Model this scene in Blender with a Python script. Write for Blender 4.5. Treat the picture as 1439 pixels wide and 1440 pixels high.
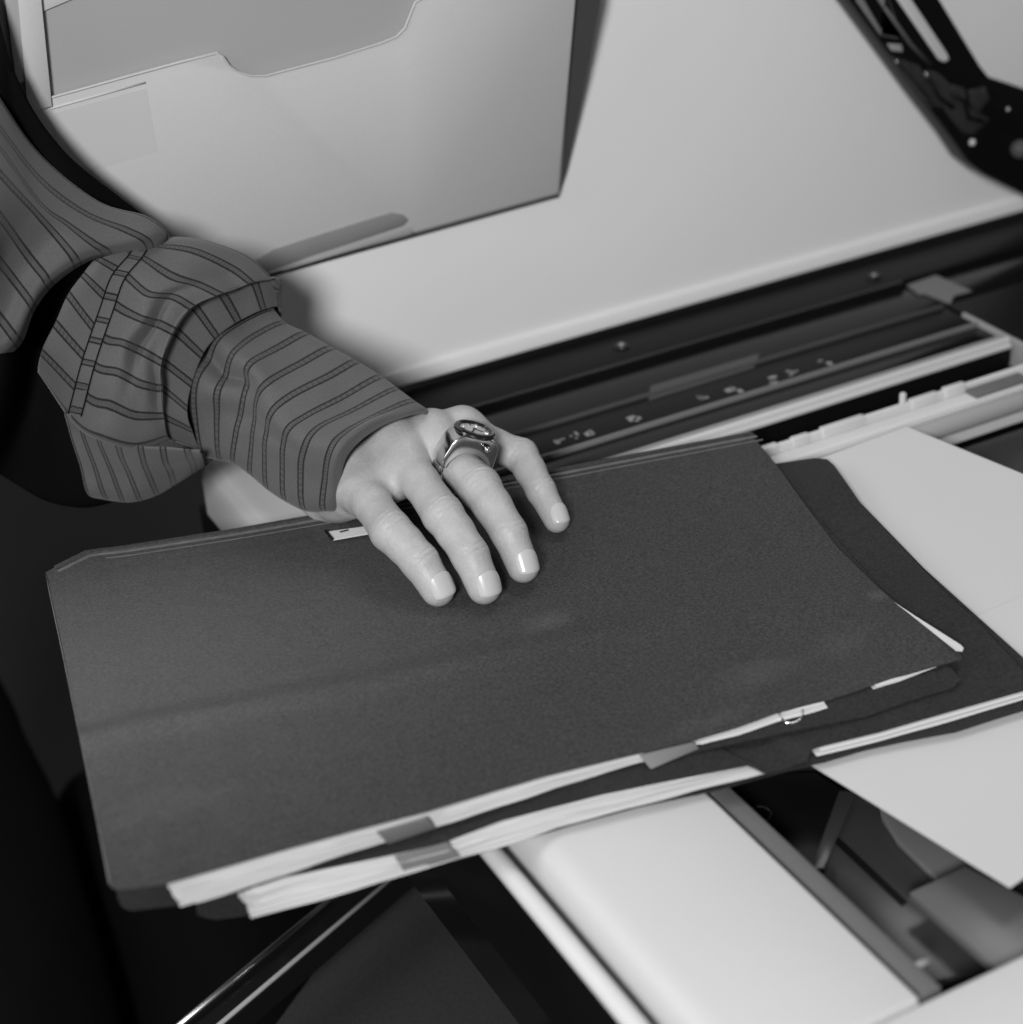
import bpy, bmesh, math, random
import numpy as np
from mathutils import Vector, Matrix, noise as mnoise

random.seed(7); rng = np.random.default_rng(5)
for o in list(bpy.data.objects): bpy.data.objects.remove(o)
sc = bpy.context.scene; COL = sc.collection

# ---------------------------------------------------------------- camera
CH = .43
FPX, PITCH, ROLL, YAW = 2697.965, 0.5201058, -0.0689698, 0.45589975     # metres; focal length in px of a 1439 px wide frame
F_ = np.array([math.sin(YAW)*math.cos(PITCH), math.cos(YAW)*math.cos(PITCH), -math.sin(PITCH)])
_r = np.array([math.cos(YAW), -math.sin(YAW), 0.]); _u = np.cross(_r, F_)
RT = _r*math.cos(ROLL)+_u*math.sin(ROLL); UP = -_r*math.sin(ROLL)+_u*math.cos(ROLL)
O_ = np.array([0, 0, CH])
cd = bpy.data.cameras.new('camera'); cam = bpy.data.objects.new('camera', cd); COL.objects.link(cam)
M = Matrix(((RT[0], UP[0], -F_[0], O_[0]), (RT[1], UP[1], -F_[1], O_[1]), (RT[2], UP[2], -F_[2], O_[2]), (0, 0, 0, 1)))
cam.matrix_world = M
cd.sensor_width = 36; cd.lens = FPX/1439*36; cd.clip_start = .01; cd.clip_end = 50
cd.dof.use_dof = True; cd.dof.focus_distance = .775; cd.dof.aperture_fstop = 7.0
sc.camera = cam

# ---------------------------------------------------------------- light
w = bpy.data.worlds.new('World'); sc.world = w; w.use_nodes = True
w.node_tree.nodes['Background'].inputs[0].default_value = (1, 1, 1, 1)
w.node_tree.nodes['Background'].inputs[1].default_value = .085
def area(name, loc, tgt, size, power):
    l = bpy.data.lights.new(name, 'AREA'); l.shape = 'DISK'; l.size = size; l.energy = power
    o = bpy.data.objects.new(name, l); COL.objects.link(o); o.location = loc
    o.rotation_euler = (Vector(tgt)-Vector(loc)).to_track_quat('-Z', 'Y').to_euler(); return o
area('flash_softbox', tuple(O_-RT*.25-UP*.03-F_*.95), (.36, .72, .03), .30, 28)
area('left_fill', (-.42, .62, .50), (.12, .74, .03), .40, 1.9)  # unseen fill lamp, added to brighten the folder towards its left
area('ceiling_panel', (1.0, 1.0, 1.7), (.5, .72, .05), .8, 7.5)
sc.view_settings.view_transform = 'Standard'; sc.view_settings.look = 'None'; sc.view_settings.exposure = 0

# ---------------------------------------------------------------- helpers
def ray(x, y): return RT*(x-719.5)/FPX-UP*(y-720)/FPX+F_
def P(x, y, z): v = ray(x, y); return O_+v*((z-CH)/v[2])        # where a sight line meets the level z
def D(x, y, d): return O_+ray(x, y)*d
def PL(x, y, o, n): v = ray(x, y); return O_+v*(((np.array(o)-O_)@n)/(v@n))

def link(name, me, m=None, parent=None, smooth=False):
    o = bpy.data.objects.new(name, me); COL.objects.link(o)
    if m is not None: me.materials.clear(); me.materials.append(m)
    if smooth:
        for p in me.polygons: p.use_smooth = True
    if parent is not None: o.parent = parent
    return o
def tag(o, label=None, cat=None, group=None, kind=None):
    for k, v in (('label', label), ('category', cat), ('group', group), ('kind', kind)):
        if v: o[k] = v
    return o
def empty(name, label, cat, loc=(0, 0, 0)):
    o = bpy.data.objects.new(name, None); COL.objects.link(o); o.empty_display_size = .02
    return tag(o, label, cat)
def mesh(name, vs, fs, m=None, parent=None, smooth=False):
    me = bpy.data.meshes.new(name); me.from_pydata([tuple(map(float, v)) for v in vs], [], fs); me.update()
    return link(name, me, m, parent, smooth)
def bevel(o, wd, seg=3, ang=35):
    b = o.modifiers.new('bevel', 'BEVEL'); b.width = wd; b.segments = seg; b.limit_method = 'ANGLE'; b.angle_limit = math.radians(ang)
    for p in o.data.polygons: p.use_smooth = True
    return o
def box(name, x0, x1, y0, y1, z0, z1, m, parent=None, bv=0):
    vs = [(x, y, z) for z in (z0, z1) for x, y in ((x0, y0), (x1, y0), (x1, y1), (x0, y1))]
    fs = [(3, 2, 1, 0), (4, 5, 6, 7), (0, 1, 5, 4), (1, 2, 6, 5), (2, 3, 7, 6), (3, 0, 4, 7)]
    o = mesh(name, vs, fs, m, parent)
    if bv: bevel(o, bv)
    return o
def slab(name, pts, nrm, th, m, parent=None, bv=0):
    """polygon of world points given a thickness th against its normal"""
    n = len(pts); nrm = np.array(nrm, float)
    top = [np.array(p) for p in pts]; bot = [p-nrm*th for p in top]
    a = sum(np.cross(top[i], top[(i+1) % n]) for i in range(n))
    fs = [tuple(range(n)), tuple(range(2*n-1, n-1, -1))]+[(i, n+i, n+(i+1) % n, (i+1) % n) for i in range(n)]
    if a@nrm < 0: fs = [tuple(reversed(f)) for f in fs]
    o = mesh(name, top+bot, fs, m, parent)
    if bv: bevel(o, bv, 2)
    return o
def tube(name, pts, r, m, parent=None, n=12):
    pts = [np.array(p, float) for p in pts]; vs = []; fs = []; N = len(pts)
    rr = r if hasattr(r, '__len__') else [r]*N
    ref = np.array([0, 0, 1.])
    for i, p in enumerate(pts):
        t = pts[min(i+1, N-1)]-pts[max(i-1, 0)]; t /= np.linalg.norm(t)
        if abs(t@ref) > .95: ref = np.array([1., 0, 0])
        a = np.cross(t, ref); a /= np.linalg.norm(a); b = np.cross(t, a); ref = -b if abs(b@ref) < 0 else ref
        for k in range(n):
            q = 2*math.pi*k/n; vs.append(p+rr[i]*(a*math.cos(q)+b*math.sin(q)))
    for i in range(N-1):
        for k in range(n): fs.append((i*n+k, i*n+(k+1) % n, (i+1)*n+(k+1) % n, (i+1)*n+k))
    fs.append(tuple(range(n-1, -1, -1))); fs.append(tuple((N-1)*n+k for k in range(n)))
    return mesh(name, vs, fs, m, parent, True)
def crom(P4, t):
    a, b, c, d = P4; return .5*((2*b)+(c-a)*t+(2*a-5*b+4*c-d)*t*t+(3*b-a-3*c+d)*t**3)
def spline(pts, sub, closed=False):
    pts = np.array(pts, float); n = len(pts); out = []
    for i in range(n if closed else n-1):
        if closed: q = [pts[(i+k) % n] for k in (-1, 0, 1, 2)]
        else: q = [pts[max(i-1, 0)], pts[i], pts[i+1], pts[min(i+2, n-1)]]
        for s in range(sub): out.append(crom(q, s/sub))
    if not closed: out.append(pts[-1])
    return np.array(out)
def resample(poly, n):
    poly = np.array(poly, float); d = np.r_[0, np.cumsum(np.linalg.norm(np.diff(poly[:, :3], axis=0), axis=1))]
    t = np.linspace(0, d[-1], n); return np.stack([np.interp(t, d, poly[:, k]) for k in range(poly.shape[1])], 1)
def pxz(lst): return np.array([P(*q) for q in lst])
def solid(name, G, th, m, parent=None, smooth=True):
    """grid of points G[v,u] closed into a sheet of thickness th (downwards)"""
    nv, nu = G.shape[:2]; T = G.reshape(-1, 3); B = T-np.array([0, 0, th]); N = nv*nu; fs = []
    for j in range(nv-1):
        for i in range(nu-1):
            a = j*nu+i; q = (a, a+1, a+nu+1, a+nu); fs.append(q); fs.append(tuple(N+k for k in reversed(q)))
    ring = [i for i in range(nu)]+[j*nu+nu-1 for j in range(1, nv)]+[(nv-1)*nu+i for i in range(nu-2, -1, -1)]+[j*nu for j in range(nv-2, 0, -1)]
    for k in range(len(ring)):
        a, b = ring[k], ring[(k+1) % len(ring)]; fs.append((b, a, N+a, N+b))
    o = mesh(name, np.vstack([T, B]), fs, m, parent, smooth)
    bm = bmesh.new(); bm.from_mesh(o.data); bmesh.ops.recalc_face_normals(bm, faces=bm.faces); bm.to_mesh(o.data); bm.free()
    if smooth: o.data.set_sharp_from_angle(angle=math.radians(40))
    return o
def coons(bot, rgt, top, lft, nu=90, nv=50):
    """bot left->right, top left->right, lft bottom->top, rgt bottom->top"""
    b, t = resample(bot, nu), resample(top, nu); l, r = resample(lft, nv), resample(rgt, nv)
    u = np.linspace(0, 1, nu)[None, :, None]; v = np.linspace(0, 1, nv)[:, None, None]
    G = (1-v)*b[None]+v*t[None]+(1-u)*l[:, None]+u*r[:, None]
    G -= (1-u)*(1-v)*b[0]+u*(1-v)*b[-1]+(1-u)*v*t[0]+u*v*t[-1]
    return G

# ---------------------------------------------------------------- materials
def mat(name, col, rough=.6, spec=.4, metal=0, var=0, vscale=40, grain=0, gscale=900, bump=0, bscale=600, bdist=.0002, coat=0, sss=0, scuffs_and_light=()):
    m = bpy.data.materials.new(name); m.use_nodes = True; nt = m.node_tree; N = nt.nodes; L = nt.links
    b = N['Principled BSDF']; b.inputs['Roughness'].default_value = rough; b.inputs['Metallic'].default_value = metal
    b.inputs['Specular IOR Level'].default_value = spec; b.inputs['Coat Weight'].default_value = coat
    tc = N.new('ShaderNodeTexCoord')
    val = None
    def nz(scale, det, ro=.6):
        n = N.new('ShaderNodeTexNoise'); n.inputs['Scale'].default_value = scale; n.inputs['Detail'].default_value = det
        n.inputs['Roughness'].default_value = ro; L.new(tc.outputs['Object'], n.inputs['Vector']); return n.outputs['Fac']
    def mth(op, a, b_):
        x = N.new('ShaderNodeMath'); x.operation = op
        for i, q in enumerate((a, b_)):
            if isinstance(q, (int, float)): x.inputs[i].default_value = q
            else: L.new(q, x.inputs[i])
        return x.outputs[0]
    f = None
    if var: f = mth('ADD', mth('MULTIPLY', mth('SUBTRACT', nz(vscale, 5), .5), 2*var), 1)
    if grain:
        g = mth('ADD', mth('MULTIPLY', mth('SUBTRACT', nz(gscale, 3, .8), .5), 2*grain), 1)
        f = g if f is None else mth('MULTIPLY', f, g)
    for (c0_, rx, ry, am) in scuffs_and_light:                                   # scuffed, rubbed places on the card, and light painted on its left
        mp = N.new('ShaderNodeVectorMath'); mp.operation = 'SUBTRACT'; L.new(tc.outputs['Object'], mp.inputs[0]); mp.inputs[1].default_value = c0_
        m2 = N.new('ShaderNodeVectorMath'); m2.operation = 'MULTIPLY'; L.new(mp.outputs[0], m2.inputs[0]); m2.inputs[1].default_value = (1/rx, 1/ry, 0)
        ln = N.new('ShaderNodeVectorMath'); ln.operation = 'LENGTH'; L.new(m2.outputs[0], ln.inputs[0])
        r_ = N.new('ShaderNodeMapRange'); r_.interpolation_type = 'SMOOTHSTEP'; r_.inputs['From Min'].default_value = 1; r_.inputs['From Max'].default_value = 0
        L.new(mth('ADD', ln.outputs['Value'], mth('MULTIPLY', mth('SUBTRACT', nz(120, 4), .5), .9 if rx < .1 else .25)), r_.inputs['Value'])
        f = mth('ADD', f, mth('MULTIPLY', r_.outputs[0], am))
    if f is None: b.inputs['Base Color'].default_value = (col, col, col, 1)
    else:
        v = mth('MULTIPLY', f, col); c = N.new('ShaderNodeCombineColor')
        for i in range(3): L.new(v, c.inputs[i])
        L.new(c.outputs[0], b.inputs['Base Color'])
    if bump:
        bp = N.new('ShaderNodeBump'); bp.inputs['Strength'].default_value = bump; bp.inputs['Distance'].default_value = bdist
        L.new(nz(bscale, 4), bp.inputs['Height']); L.new(bp.outputs[0], b.inputs['Normal'])
    if sss:
        b.inputs['Subsurface Weight'].default_value = sss; b.inputs['Subsurface Radius'].default_value = (1, 1, 1); b.inputs['Subsurface Scale'].default_value = .0022
    return m
W_LID = mat('lid_white', .80, .7, .2, var=.05, vscale=5, grain=.12, gscale=1500)
W_PLAST = mat('white_plastic', .59, .5, .3, var=.05, vscale=9, grain=.12, gscale=1500)
W_DIM = mat('cream_plastic', .62, .5, .3, var=.04, vscale=30)
METAL = mat('brushed_metal', .13, .55, .4, metal=.1, var=.08, vscale=60, grain=.1, gscale=900)
BLACK = mat('black_plastic', .006, .38, .12, var=.2, vscale=30, grain=.4, gscale=1400)
DSTEEL = mat('dark_steel', .16, .18, .5, metal=1)
BAYD = mat('bay_dark_plastic', .040, .3, .4, var=.2, vscale=60)
BAYM = mat('bay_grey_plastic', .11, .35, .4, var=.1, vscale=60)
ARMG = mat('arm_reflection', .045, .22, .6, var=.6, vscale=220, metal=.3)  # tone of the reflections painted on the black arm
BLACKG = mat('black_gloss', .008, .12, .5, var=.2, vscale=30)
GLASSY = mat('dark_glass', .008, .16, .2, var=.3, vscale=14)
GREYD = mat('dark_grey_tone', .07, .5, .3, var=.15, vscale=30)
GREYM = mat('mid_grey_plastic', .17, .5, .3, var=.06, vscale=30)
GREYL = mat('light_grey_plastic', .30, .55, .3, var=.05, vscale=30)
PAPER = mat('paper', .62, .85, .1, var=.015, vscale=20, grain=.03, gscale=2500)
PAPERE = mat('paper_block', .80, .9, .1, var=.12, vscale=90)
POCK = mat('pocket_board', .60, .75, .2, var=.06, vscale=10, grain=.12, gscale=1500)
POCKB = mat('pocket_back_board', .42, .75, .2, var=.04, vscale=9, grain=.05, gscale=1500)
POCKD = mat('pocket_dark_strip', .26, .6, .3, var=.12, vscale=25)
TAPE = mat('grey_tape', .17, .5, .4, var=.08, vscale=80)
FOLD = mat('folder_card', .054, .65, .06, var=.16, vscale=9, grain=1.15, gscale=850, bump=.6, bscale=900, bdist=.00025, scuffs_and_light=[(tuple(P(*q)), a, b, c) for q, a, b, c in (((768, 862, .024), .018, .010, .45), ((1065, 944, .018), .026, .012, .35), ((1190, 900, .018), .02, .012, .22), ((1235, 838, .0175), .006, .006, .6), ((130, 950, .031), .19, .16, 1.0), ((240, 1120, .033), .03, .015, .25), ((1000, 1010, .018), .03, .006, .25))])  # broad left-hand patch paints light into the card; the rest are scuffs
FOLDD = mat('folder_card_dark', .033, .65, .06, var=.3, vscale=18, grain=1.0, gscale=850, bump=.6, bscale=900)
FOLDE = mat('folder_worn_edge', .15, .7, .3, var=.5, vscale=160)
FLOOR = mat('carpet', .034, .95, .1, var=.12, vscale=8, grain=.5, gscale=500)
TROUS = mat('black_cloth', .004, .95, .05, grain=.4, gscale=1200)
CHROME = mat('chrome', .75, .16, .5, metal=1, var=.05, vscale=200)
CHROMEB = mat('chrome_satin', .55, .3, .5, metal=1)
DIAL = mat('watch_dial', .55, .35, .5, var=.2, vscale=900)
SKIN = mat('skin', .41, .44, .40, var=.16, vscale=110, grain=.16, gscale=900, bump=.75, bscale=650, bdist=.00035, sss=.08)
NAIL = mat('nail_polish', .51, .24, .45, coat=.35, var=.06, vscale=300)

def stripe_mat(name):
    m = bpy.data.materials.new(name); m.use_nodes = True; nt = m.node_tree; N = nt.nodes; L = nt.links
    b = N['Principled BSDF']; b.inputs['Roughness'].default_value = .85; b.inputs['Specular IOR Level'].default_value = .15
    b.inputs['Sheen Weight'].default_value = .15
    at = N.new('ShaderNodeAttribute'); at.attribute_name = 'st'
    at2 = N.new('ShaderNodeAttribute'); at2.attribute_name = 'su'
    tc = N.new('ShaderNodeTexCoord')
    def mth(op, a, b_=None, c_=None):
        x = N.new('ShaderNodeMath'); x.operation = op
        for i, q in enumerate((a, b_, c_)):
            if q is None: continue
            if isinstance(q, (int, float)): x.inputs[i].default_value = q
            else: L.new(q, x.inputs[i])
        return x.outputs[0]
    wob = N.new('ShaderNodeTexNoise'); wob.inputs['Scale'].default_value = 900; L.new(tc.outputs['Object'], wob.inputs['Vector'])
    v = mth('ADD', at.outputs['Fac'], mth('MULTIPLY', mth('SUBTRACT', wob.outputs['Fac'], .5), .03))
    d = mth('ABSOLUTE', mth('SUBTRACT', v, mth('ROUND', v)))             # 0 on a stripe, .5 between
    e = mth('ABSOLUTE', mth('SUBTRACT', d, .115))
    mr = N.new('ShaderNodeMapRange'); mr.interpolation_type = 'SMOOTHSTEP'
    mr.inputs['From Min'].default_value = .018; mr.inputs['From Max'].default_value = .05; mr.inputs['To Min'].default_value = 1; mr.inputs['To Max'].default_value = 0
    L.new(e, mr.inputs['Value']); line = mr.outputs[0]
    inb = mth('LESS_THAN', d, .115)
    hat = mth('SINE', mth('MULTIPLY', at2.outputs['Fac'], 420.))
    inn = mth('MULTIPLY', inb, mth('ADD', .28, mth('MULTIPLY', hat, .12)))
    k = mth('MULTIPLY', mth('SUBTRACT', 1, mth('MULTIPLY', line, .82)), mth('SUBTRACT', 1, inn))
    g = N.new('ShaderNodeTexNoise'); g.inputs['Scale'].default_value = 1500; g.inputs['Detail'].default_value = 3; L.new(tc.outputs['Object'], g.inputs['Vector'])
    k = mth('MULTIPLY', k, mth('ADD', .75, mth('MULTIPLY', g.outputs['Fac'], .5)))
    col = mth('MULTIPLY', k, .100)
    c = N.new('ShaderNodeCombineColor')
    for i in range(3): L.new(col, c.inputs[i])
    L.new(c.outputs[0], b.inputs['Base Color'])
    bp = N.new('ShaderNodeBump'); bp.inputs['Strength'].default_value = .4; bp.inputs['Distance'].default_value = .0003
    L.new(g.outputs['Fac'], bp.inputs['Height']); L.new(bp.outputs[0], b.inputs['Normal'])
    return m
SHIRT = stripe_mat('striped_shirting')

# ================================================================ SETTING
fl = box('floor', -4, 5, -3, 7, -.66, -.62, FLOOR); tag(fl, kind='structure')

# ================================================================ SCANNER
scn = empty('flatbed_scanner', 'open flatbed copier with raised white lid, black bed and white side rails under the folders', 'scanner')
LIDY = .81
box('body', .2255, .80, .30, .8085, -.075, -.026, BLACK, scn, .002)
# left rail: broad white block with a rounded outer shoulder
def profile(name, prof, y0, y1, m, parent, ny=2):
    vs = []; n = len(prof); fs = []
    for j in range(ny):
        y = y0+(y1-y0)*j/(ny-1)
        for x, z in prof: vs.append((x, y, z))
    for j in range(ny-1):
        for i in range(n):
            a = j*n+i; b = j*n+(i+1) % n; fs.append((a, b, b+n, a+n))
    fs.append(tuple(range(n-1, -1, -1))); fs.append(tuple((ny-1)*n+i for i in range(n)))
    o = mesh(name, vs, fs, m, parent); bm = bmesh.new(); bm.from_mesh(o.data); bmesh.ops.recalc_face_normals(bm, faces=bm.faces); bm.to_mesh(o.data); bm.free(); return o
rail = profile('side_rail', [(.2245, -.024), (.2245, -.004), (.2262, .0012), (.2300, .0048), (.2350, .0060), (.2905, .0060), (.2905, -.024)], .334, .792, W_PLAST, scn)
bevel(rail, .0018, 3, 20)
box('front_rail', .2246, .80, .285, .3335, -.024, .0052, W_PLAST, scn, .0022)
tube('side_bar', [(.2155, y, -.0035) for y in (.28, .48, .70)], .0036, W_DIM, scn)
box('side_wall', .2262, .2900, .30, .80, -.1, -.024, BLACKG, scn)
box('metal_strip', .2935, .3012, .337, .665, -.020, .0025, METAL, scn, .0008)
box('gap_liner', .2906, .2934, .337, .665, -.024, -.004, BLACK, scn)
# back deck strips, from the hinge towards the glass
box('back_deck', .2906, .80, .7735, .8085, -.024, .0030, BLACK, scn, .001)
box('deck_ridge', .2906, .6262, .7705, .7725, -.024, .0040, BLACKG, scn, .0006)
box('deck_step', .2906, .80, .7375, .7700, -.024, .0006, GLASSY, scn, .0008)
box('ruler_edge', .2906, .6262, .7362, .7372, -.024, .0026, GREYD, scn, .0003)
box('ruler_strip', .2906, .6262, .7105, .7358, -.024, .0010, BLACK, scn, .0004)
box('glass_edge', .2906, .6268, .7090, .7104, -.024, .0022, GREYM, scn, .0003)
box('glass_strip', .2906, .6262, .6915, .7088, -.024, .0000, GLASSY, scn, .0003)
box('thin_rail', .2906, .6262, .6890, .6905, -.024, .0022, GREYL, scn, .0003)
box('white_guide', .34, .6262, .6832, .6862, -.0015, .0032, W_PLAST, scn, .0008)
box('white_guide', .34, .6240, .6795, .6822, -.0010, .0016, W_PLAST, scn, .0008)
box('frame_edge', .6266, .6290, .600, .7225, -.024, .0026, GREYL, scn, .0006)
box('right_deck', .6292, .80, .335, .7373, -.024, .0012, BLACK, scn, .001)
box('slot_floor', .3014, .6262, .6572, .6886, -.028, -.012, BLACK, scn)
box('slot_wall', .3014, .6262, .6824, .6886, -.011, -.0020, BLACK, scn)
box('light_bar', .42, .80, .6540, .6568, -.008, .0034, W_PLAST, scn, .0012)
box('light_bar_shelf', .42, .80, .6445, .6533, -.022, -.0005, W_DIM, scn, .001)
tube('roller', [(.40, .6400, -.0065), (.80, .6400, -.0065)], .0048, GREYL, scn, 20)
for x0, x1, y0, y1, z1 in ((.5340, .5370, .6545, .6570, .0088), (.470, .480, .6535, .6572, .0039), (.487, .512, .6533, .6573, .0041), (.5395, .556, .6535, .6572, .0039), (.5600, .573, .6533, .6574, .0042), (.452, .462, .6533, .6572, .0040)):
    box('bar_clip', x0, x1, y0, y1, -.004, z1, W_PLAST, scn, .0008)
box('bar_bracket', .572, .606, .6450, .6538, -.016, .0012, METAL, scn, .0008)
for x, y in ((.4575, .7895), (.618, .786)):
    dk = tube('deck_screw', [(x, y, .0028), (x, y, .0040), (x, y, .0046)], [.0042, .0040, .0026], BLACKG, scn, 18)
    tube('screw_head', [(x, y, .0040), (x, y, .0052)], [.0015, .0011], CHROMEB, dk, 12)
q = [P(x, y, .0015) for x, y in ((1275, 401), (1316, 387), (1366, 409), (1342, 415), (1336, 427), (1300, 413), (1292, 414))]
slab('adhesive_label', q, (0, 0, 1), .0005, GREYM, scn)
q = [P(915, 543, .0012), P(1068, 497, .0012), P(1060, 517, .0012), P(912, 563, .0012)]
slab('deck_reflection', q, (0, 0, 1), .0006, GREYD, scn)  # grey patch painting a soft reflection on the dark deck
q = [P(925, 588, .0008), P(1035, 553+28, .0008), P(1015, 597, .0008), P(915, 607, .0008)]
# size marks on the ruler: small printed ticks and arrows, standing a hair proud
for cx, cy, k in ((792, 621, 1), (812, 613, 2), (828, 609, 3), (897, 590, 3), (986, 561, 3), (1035, 547, 3), (1083, 534, 2), (1108, 524, 3), (1160, 508, 1)):
    for j in range(k+1):
        c = P(cx+random.uniform(-10, 10), cy+random.uniform(-4, 4), .0012)
        wx = random.choice((.0006, .0012, .0022)); wy = random.choice((.0010, .0022, .0034))
        box('ruler_mark', c[0]-wx, c[0]+wx, c[1]-wy*.5, c[1]+wy*.5, .0009, .00125, GREYL, scn)
# the bay right of the metal strip, seen past the papers
box('bay_floor', .3014, .6262, .3345, .6400, -.026, -.0225, BAYD, scn)
def px_slab(name, pts, z, th, m, parent, bv=.0004):
    return slab(name, [P(x, y, z) for x, y in pts], (0, 0, 1), th, m, parent, bv)
px_slab('bay_cover', [(1000, 1090), (1145, 1085), (1200, 1118), (1168, 1170), (1140, 1240), (1060, 1190)], -.014, .006, BLACK, scn)
px_slab('bay_plate', [(1130, 1232), (1160, 1170), (1200, 1118), (1260, 1105), (1420, 1260), (1400, 1362), (1308, 1383)], -.0150, .004, BAYD, scn, .0012)
px_slab('bay_plate', [(1232, 1112), (1268, 1108), (1345, 1165), (1400, 1225), (1322, 1240), (1262, 1182), (1240, 1148)], -.0120, .003, BAYM, scn, .0010)
px_slab('bay_streak', [(1180, 1112), (1205, 1112), (1158, 1222), (1140, 1222)], -.0135, .0004, BAYD, scn, .0003)  # strip painting a streak of reflected light in the bay
px_slab('bay_panel', [(1278, 1254), (1357, 1217), (1500, 1290), (1500, 1345), (1402, 1362)], -.003, .004, BAYM, scn, .0006)
slab('bay_slot', [P(x, y, -.0148) for x, y in ((1164, 1176), (1174, 1172), (1276, 1268), (1268, 1274))], (0, 0, 1), .001, BLACK, scn)
slab('bay_slot', [P(x, y, -.0147) for x, y in ((1228, 1112), (1237, 1112), (1245, 1146), (1266, 1180), (1322, 1232), (1315, 1236), (1258, 1184), (1238, 1150))], (0, 0, 1), .001, BLACK, scn)
for x, y, z in ((1068, 1144, -.0135), (1156, 1232, -.0135)):
    c = P(x, y, z+.0008); tube('bay_hole', [c+np.array([.0042*math.cos(a), .0042*math.sin(a), 0]) for a in np.linspace(0, 2*math.pi, 20)], .0003, BAYD, scn, 6)
tube('bay_wire', [P(1280, 1362, .001), P(1305, 1350, .002)], .0012, GREYL, scn)
def sliver(pts, z, m, nm): return slab(nm, [P(x, y, z) for x, y in pts], (0, 0, 1), .0004, m, scn)

px_slab('added_lit_floor_plate', [(545, 1225), (900, 1180), (1050, 1560), (300, 1560)], -.20, .01, FLOOR, scn)  # added plate that brightens the shaded floor patch below the scanner
# lid: thick white platen cover standing up from the hinge, its soft pad facing the camera
lid = box('lid', .205, .95, LIDY, LIDY+.022, .006, .42, W_LID, scn, .004)
box('lid_lip', .2055, .95, LIDY-.0022, LIDY-.0002, .0062, .0150, W_LID, scn, .0009)
# lid arm: black mechanism in front of the lid at the top right
AY = LIDY-.026; an = np.array([0, -1., 0])
def A(x, y, dy=0): return PL(x, y, (0, AY-dy, 0), an)
arm = slab('lid_arm', [A(*p) for p in ((1130, -85), (1195, 0), (1250, 75), (1300, 143), (1340, 195), (1362, 228), (1385, 246), (1439, 273), (1560, 330), (1600, 180), (1439, 125), (1392, 110), (1378, 92), (1322, 0), (1270, -85))], an, .016, BLACK, scn, .0012)
def on_arm(name, pts, m, th=.0012, dy=.0012, bv=.0004): return slab(name, [A(*p, dy) for p in pts], an, th, m, scn, bv)
on_arm('slot_strip', [(1215, -85), (1262, 0), (1320, 84), (1328, 88), (1335, 84), (1332, 76), (1282, 0), (1236, -85)], W_PLAST, .0012, .0010)
on_arm('arm_glint', [(1203, 0), (1214, -2), (1238, 40), (1266, 52), (1258, 36), (1228, -10), (1246, -10), (1268, 48), (1262, 55), (1238, 50)], GREYM, .001, .0014)  # these grey shapes paint reflections on the glossy black arm
on_arm('arm_glint', [(1248, 62), (1268, 63), (1270, 74), (1254, 72)], GREYL, .001, .0018)
on_arm('arm_glint', [(1252, 78), (1292, 92), (1332, 152), (1318, 152), (1300, 140)], ARMG, .001, .0010)
on_arm('arm_glint', [(1304, 98), (1320, 103), (1335, 118), (1356, 124), (1362, 150), (1392, 168), (1370, 190), (1352, 186), (1330, 158)], ARMG, .001, .0012)
on_arm('arm_glint', [(1362, 128), (1386, 122), (1392, 140), (1376, 160), (1366, 150)], ARMG, .0012, .0020)
tube('arm_ridge', [A(1243, 10, .002), A(1280, 62, .002), (A(1308, 92, .002))], .0011, GREYD, scn)
tube('arm_ridge', [A(1300, 100, .002), A(1322, 138, .002), A(1340, 152, .002)], .0012, BLACKG, scn)
tube('arm_ridge', [A(1258, 84, .002), A(1290, 122, .002), A(1312, 150, .002)], .0009, BLACKG, scn)
tube('arm_ridge', [A(1340, 134, .003), A(1356, 142, .003), A(1362, 166, .003), A(1382, 171, .003)], .0011, BLACK, scn)
for x, y, r in ((1366, 200, .0019), (1416, 154, .0014)):
    c = A(x, y, .001); tube('arm_screw', [c, c+an*.0012, c+an*.002], [r, r, r*.6], CHROMEB if r < .0015 else W_PLAST, scn, 14)
tube('arm_knob', [A(1434, 210, 0), A(1434, 210, .006)], .005, GREYD, scn, 16)
# ================================================================ POCKET
pk = empty('document_pocket', 'pale grey card document pocket with a thumb notch leaning on the raised white lid', 'file pocket')
pt = math.radians(-13); pn = np.array([0, -math.cos(pt), math.sin(pt)])
po = np.array([.4, LIDY-.0045, .082])
def K(x, y, d=0): return PL(x, y, po+pn*d, pn)
fp = [(40, 480), (385, 384), (576, 331), (583, 327), (785, 272), (812, -30), (800, -60), (598, -4), (584, 4), (577, 22), (570, 40), (558, 52), (539, 60), (470, 82), (400, 100), (375, 107), (352, 107), (334, 101), (322, 92), (315, 80), (306, 74), (250, 88), (180, 107), (62, 140), (20, 150), (-30, 300)]
slab('front_panel', [K(*p, .0016) for p in fp], pn, .0012, POCK, pk, .0003)
slab('back_panel', [K(*p, -.0008) for p in ((-30, 500), (385, 383), (787, 273), (815, -70), (60, -120), (-60, 100))], pn, .0010, POCKB, pk)
slab('shadow_board', [K(*p, -.0035) for p in ((-30, 507), (385, 389), (786, 278), (797, 240), (822, 120), (845, 0), (852, -70), (60, -120), (-60, 100))], pn, .0010, GREYD, pk)  # dark sheet painting the pocket's shadow past its right and lower edges
slab('side_gusset', [K(*p, .0030) for p in ((24, -30), (56, -30), (74, 150), (40, 160))], pn, .0008, POCK, pk, .0002)
slab('side_gusset', [K(*p, .0022) for p in ((4, -30), (22, -30), (44, 110), (24, 120))], pn, .0008, POCKB, pk, .0002)
slab('top_fold', [K(*p, .0004) for p in ((58, 18), (115, -6), (180, -30), (180, -60), (58, -30))], pn, .0006, POCK, pk, .0001)
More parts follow.
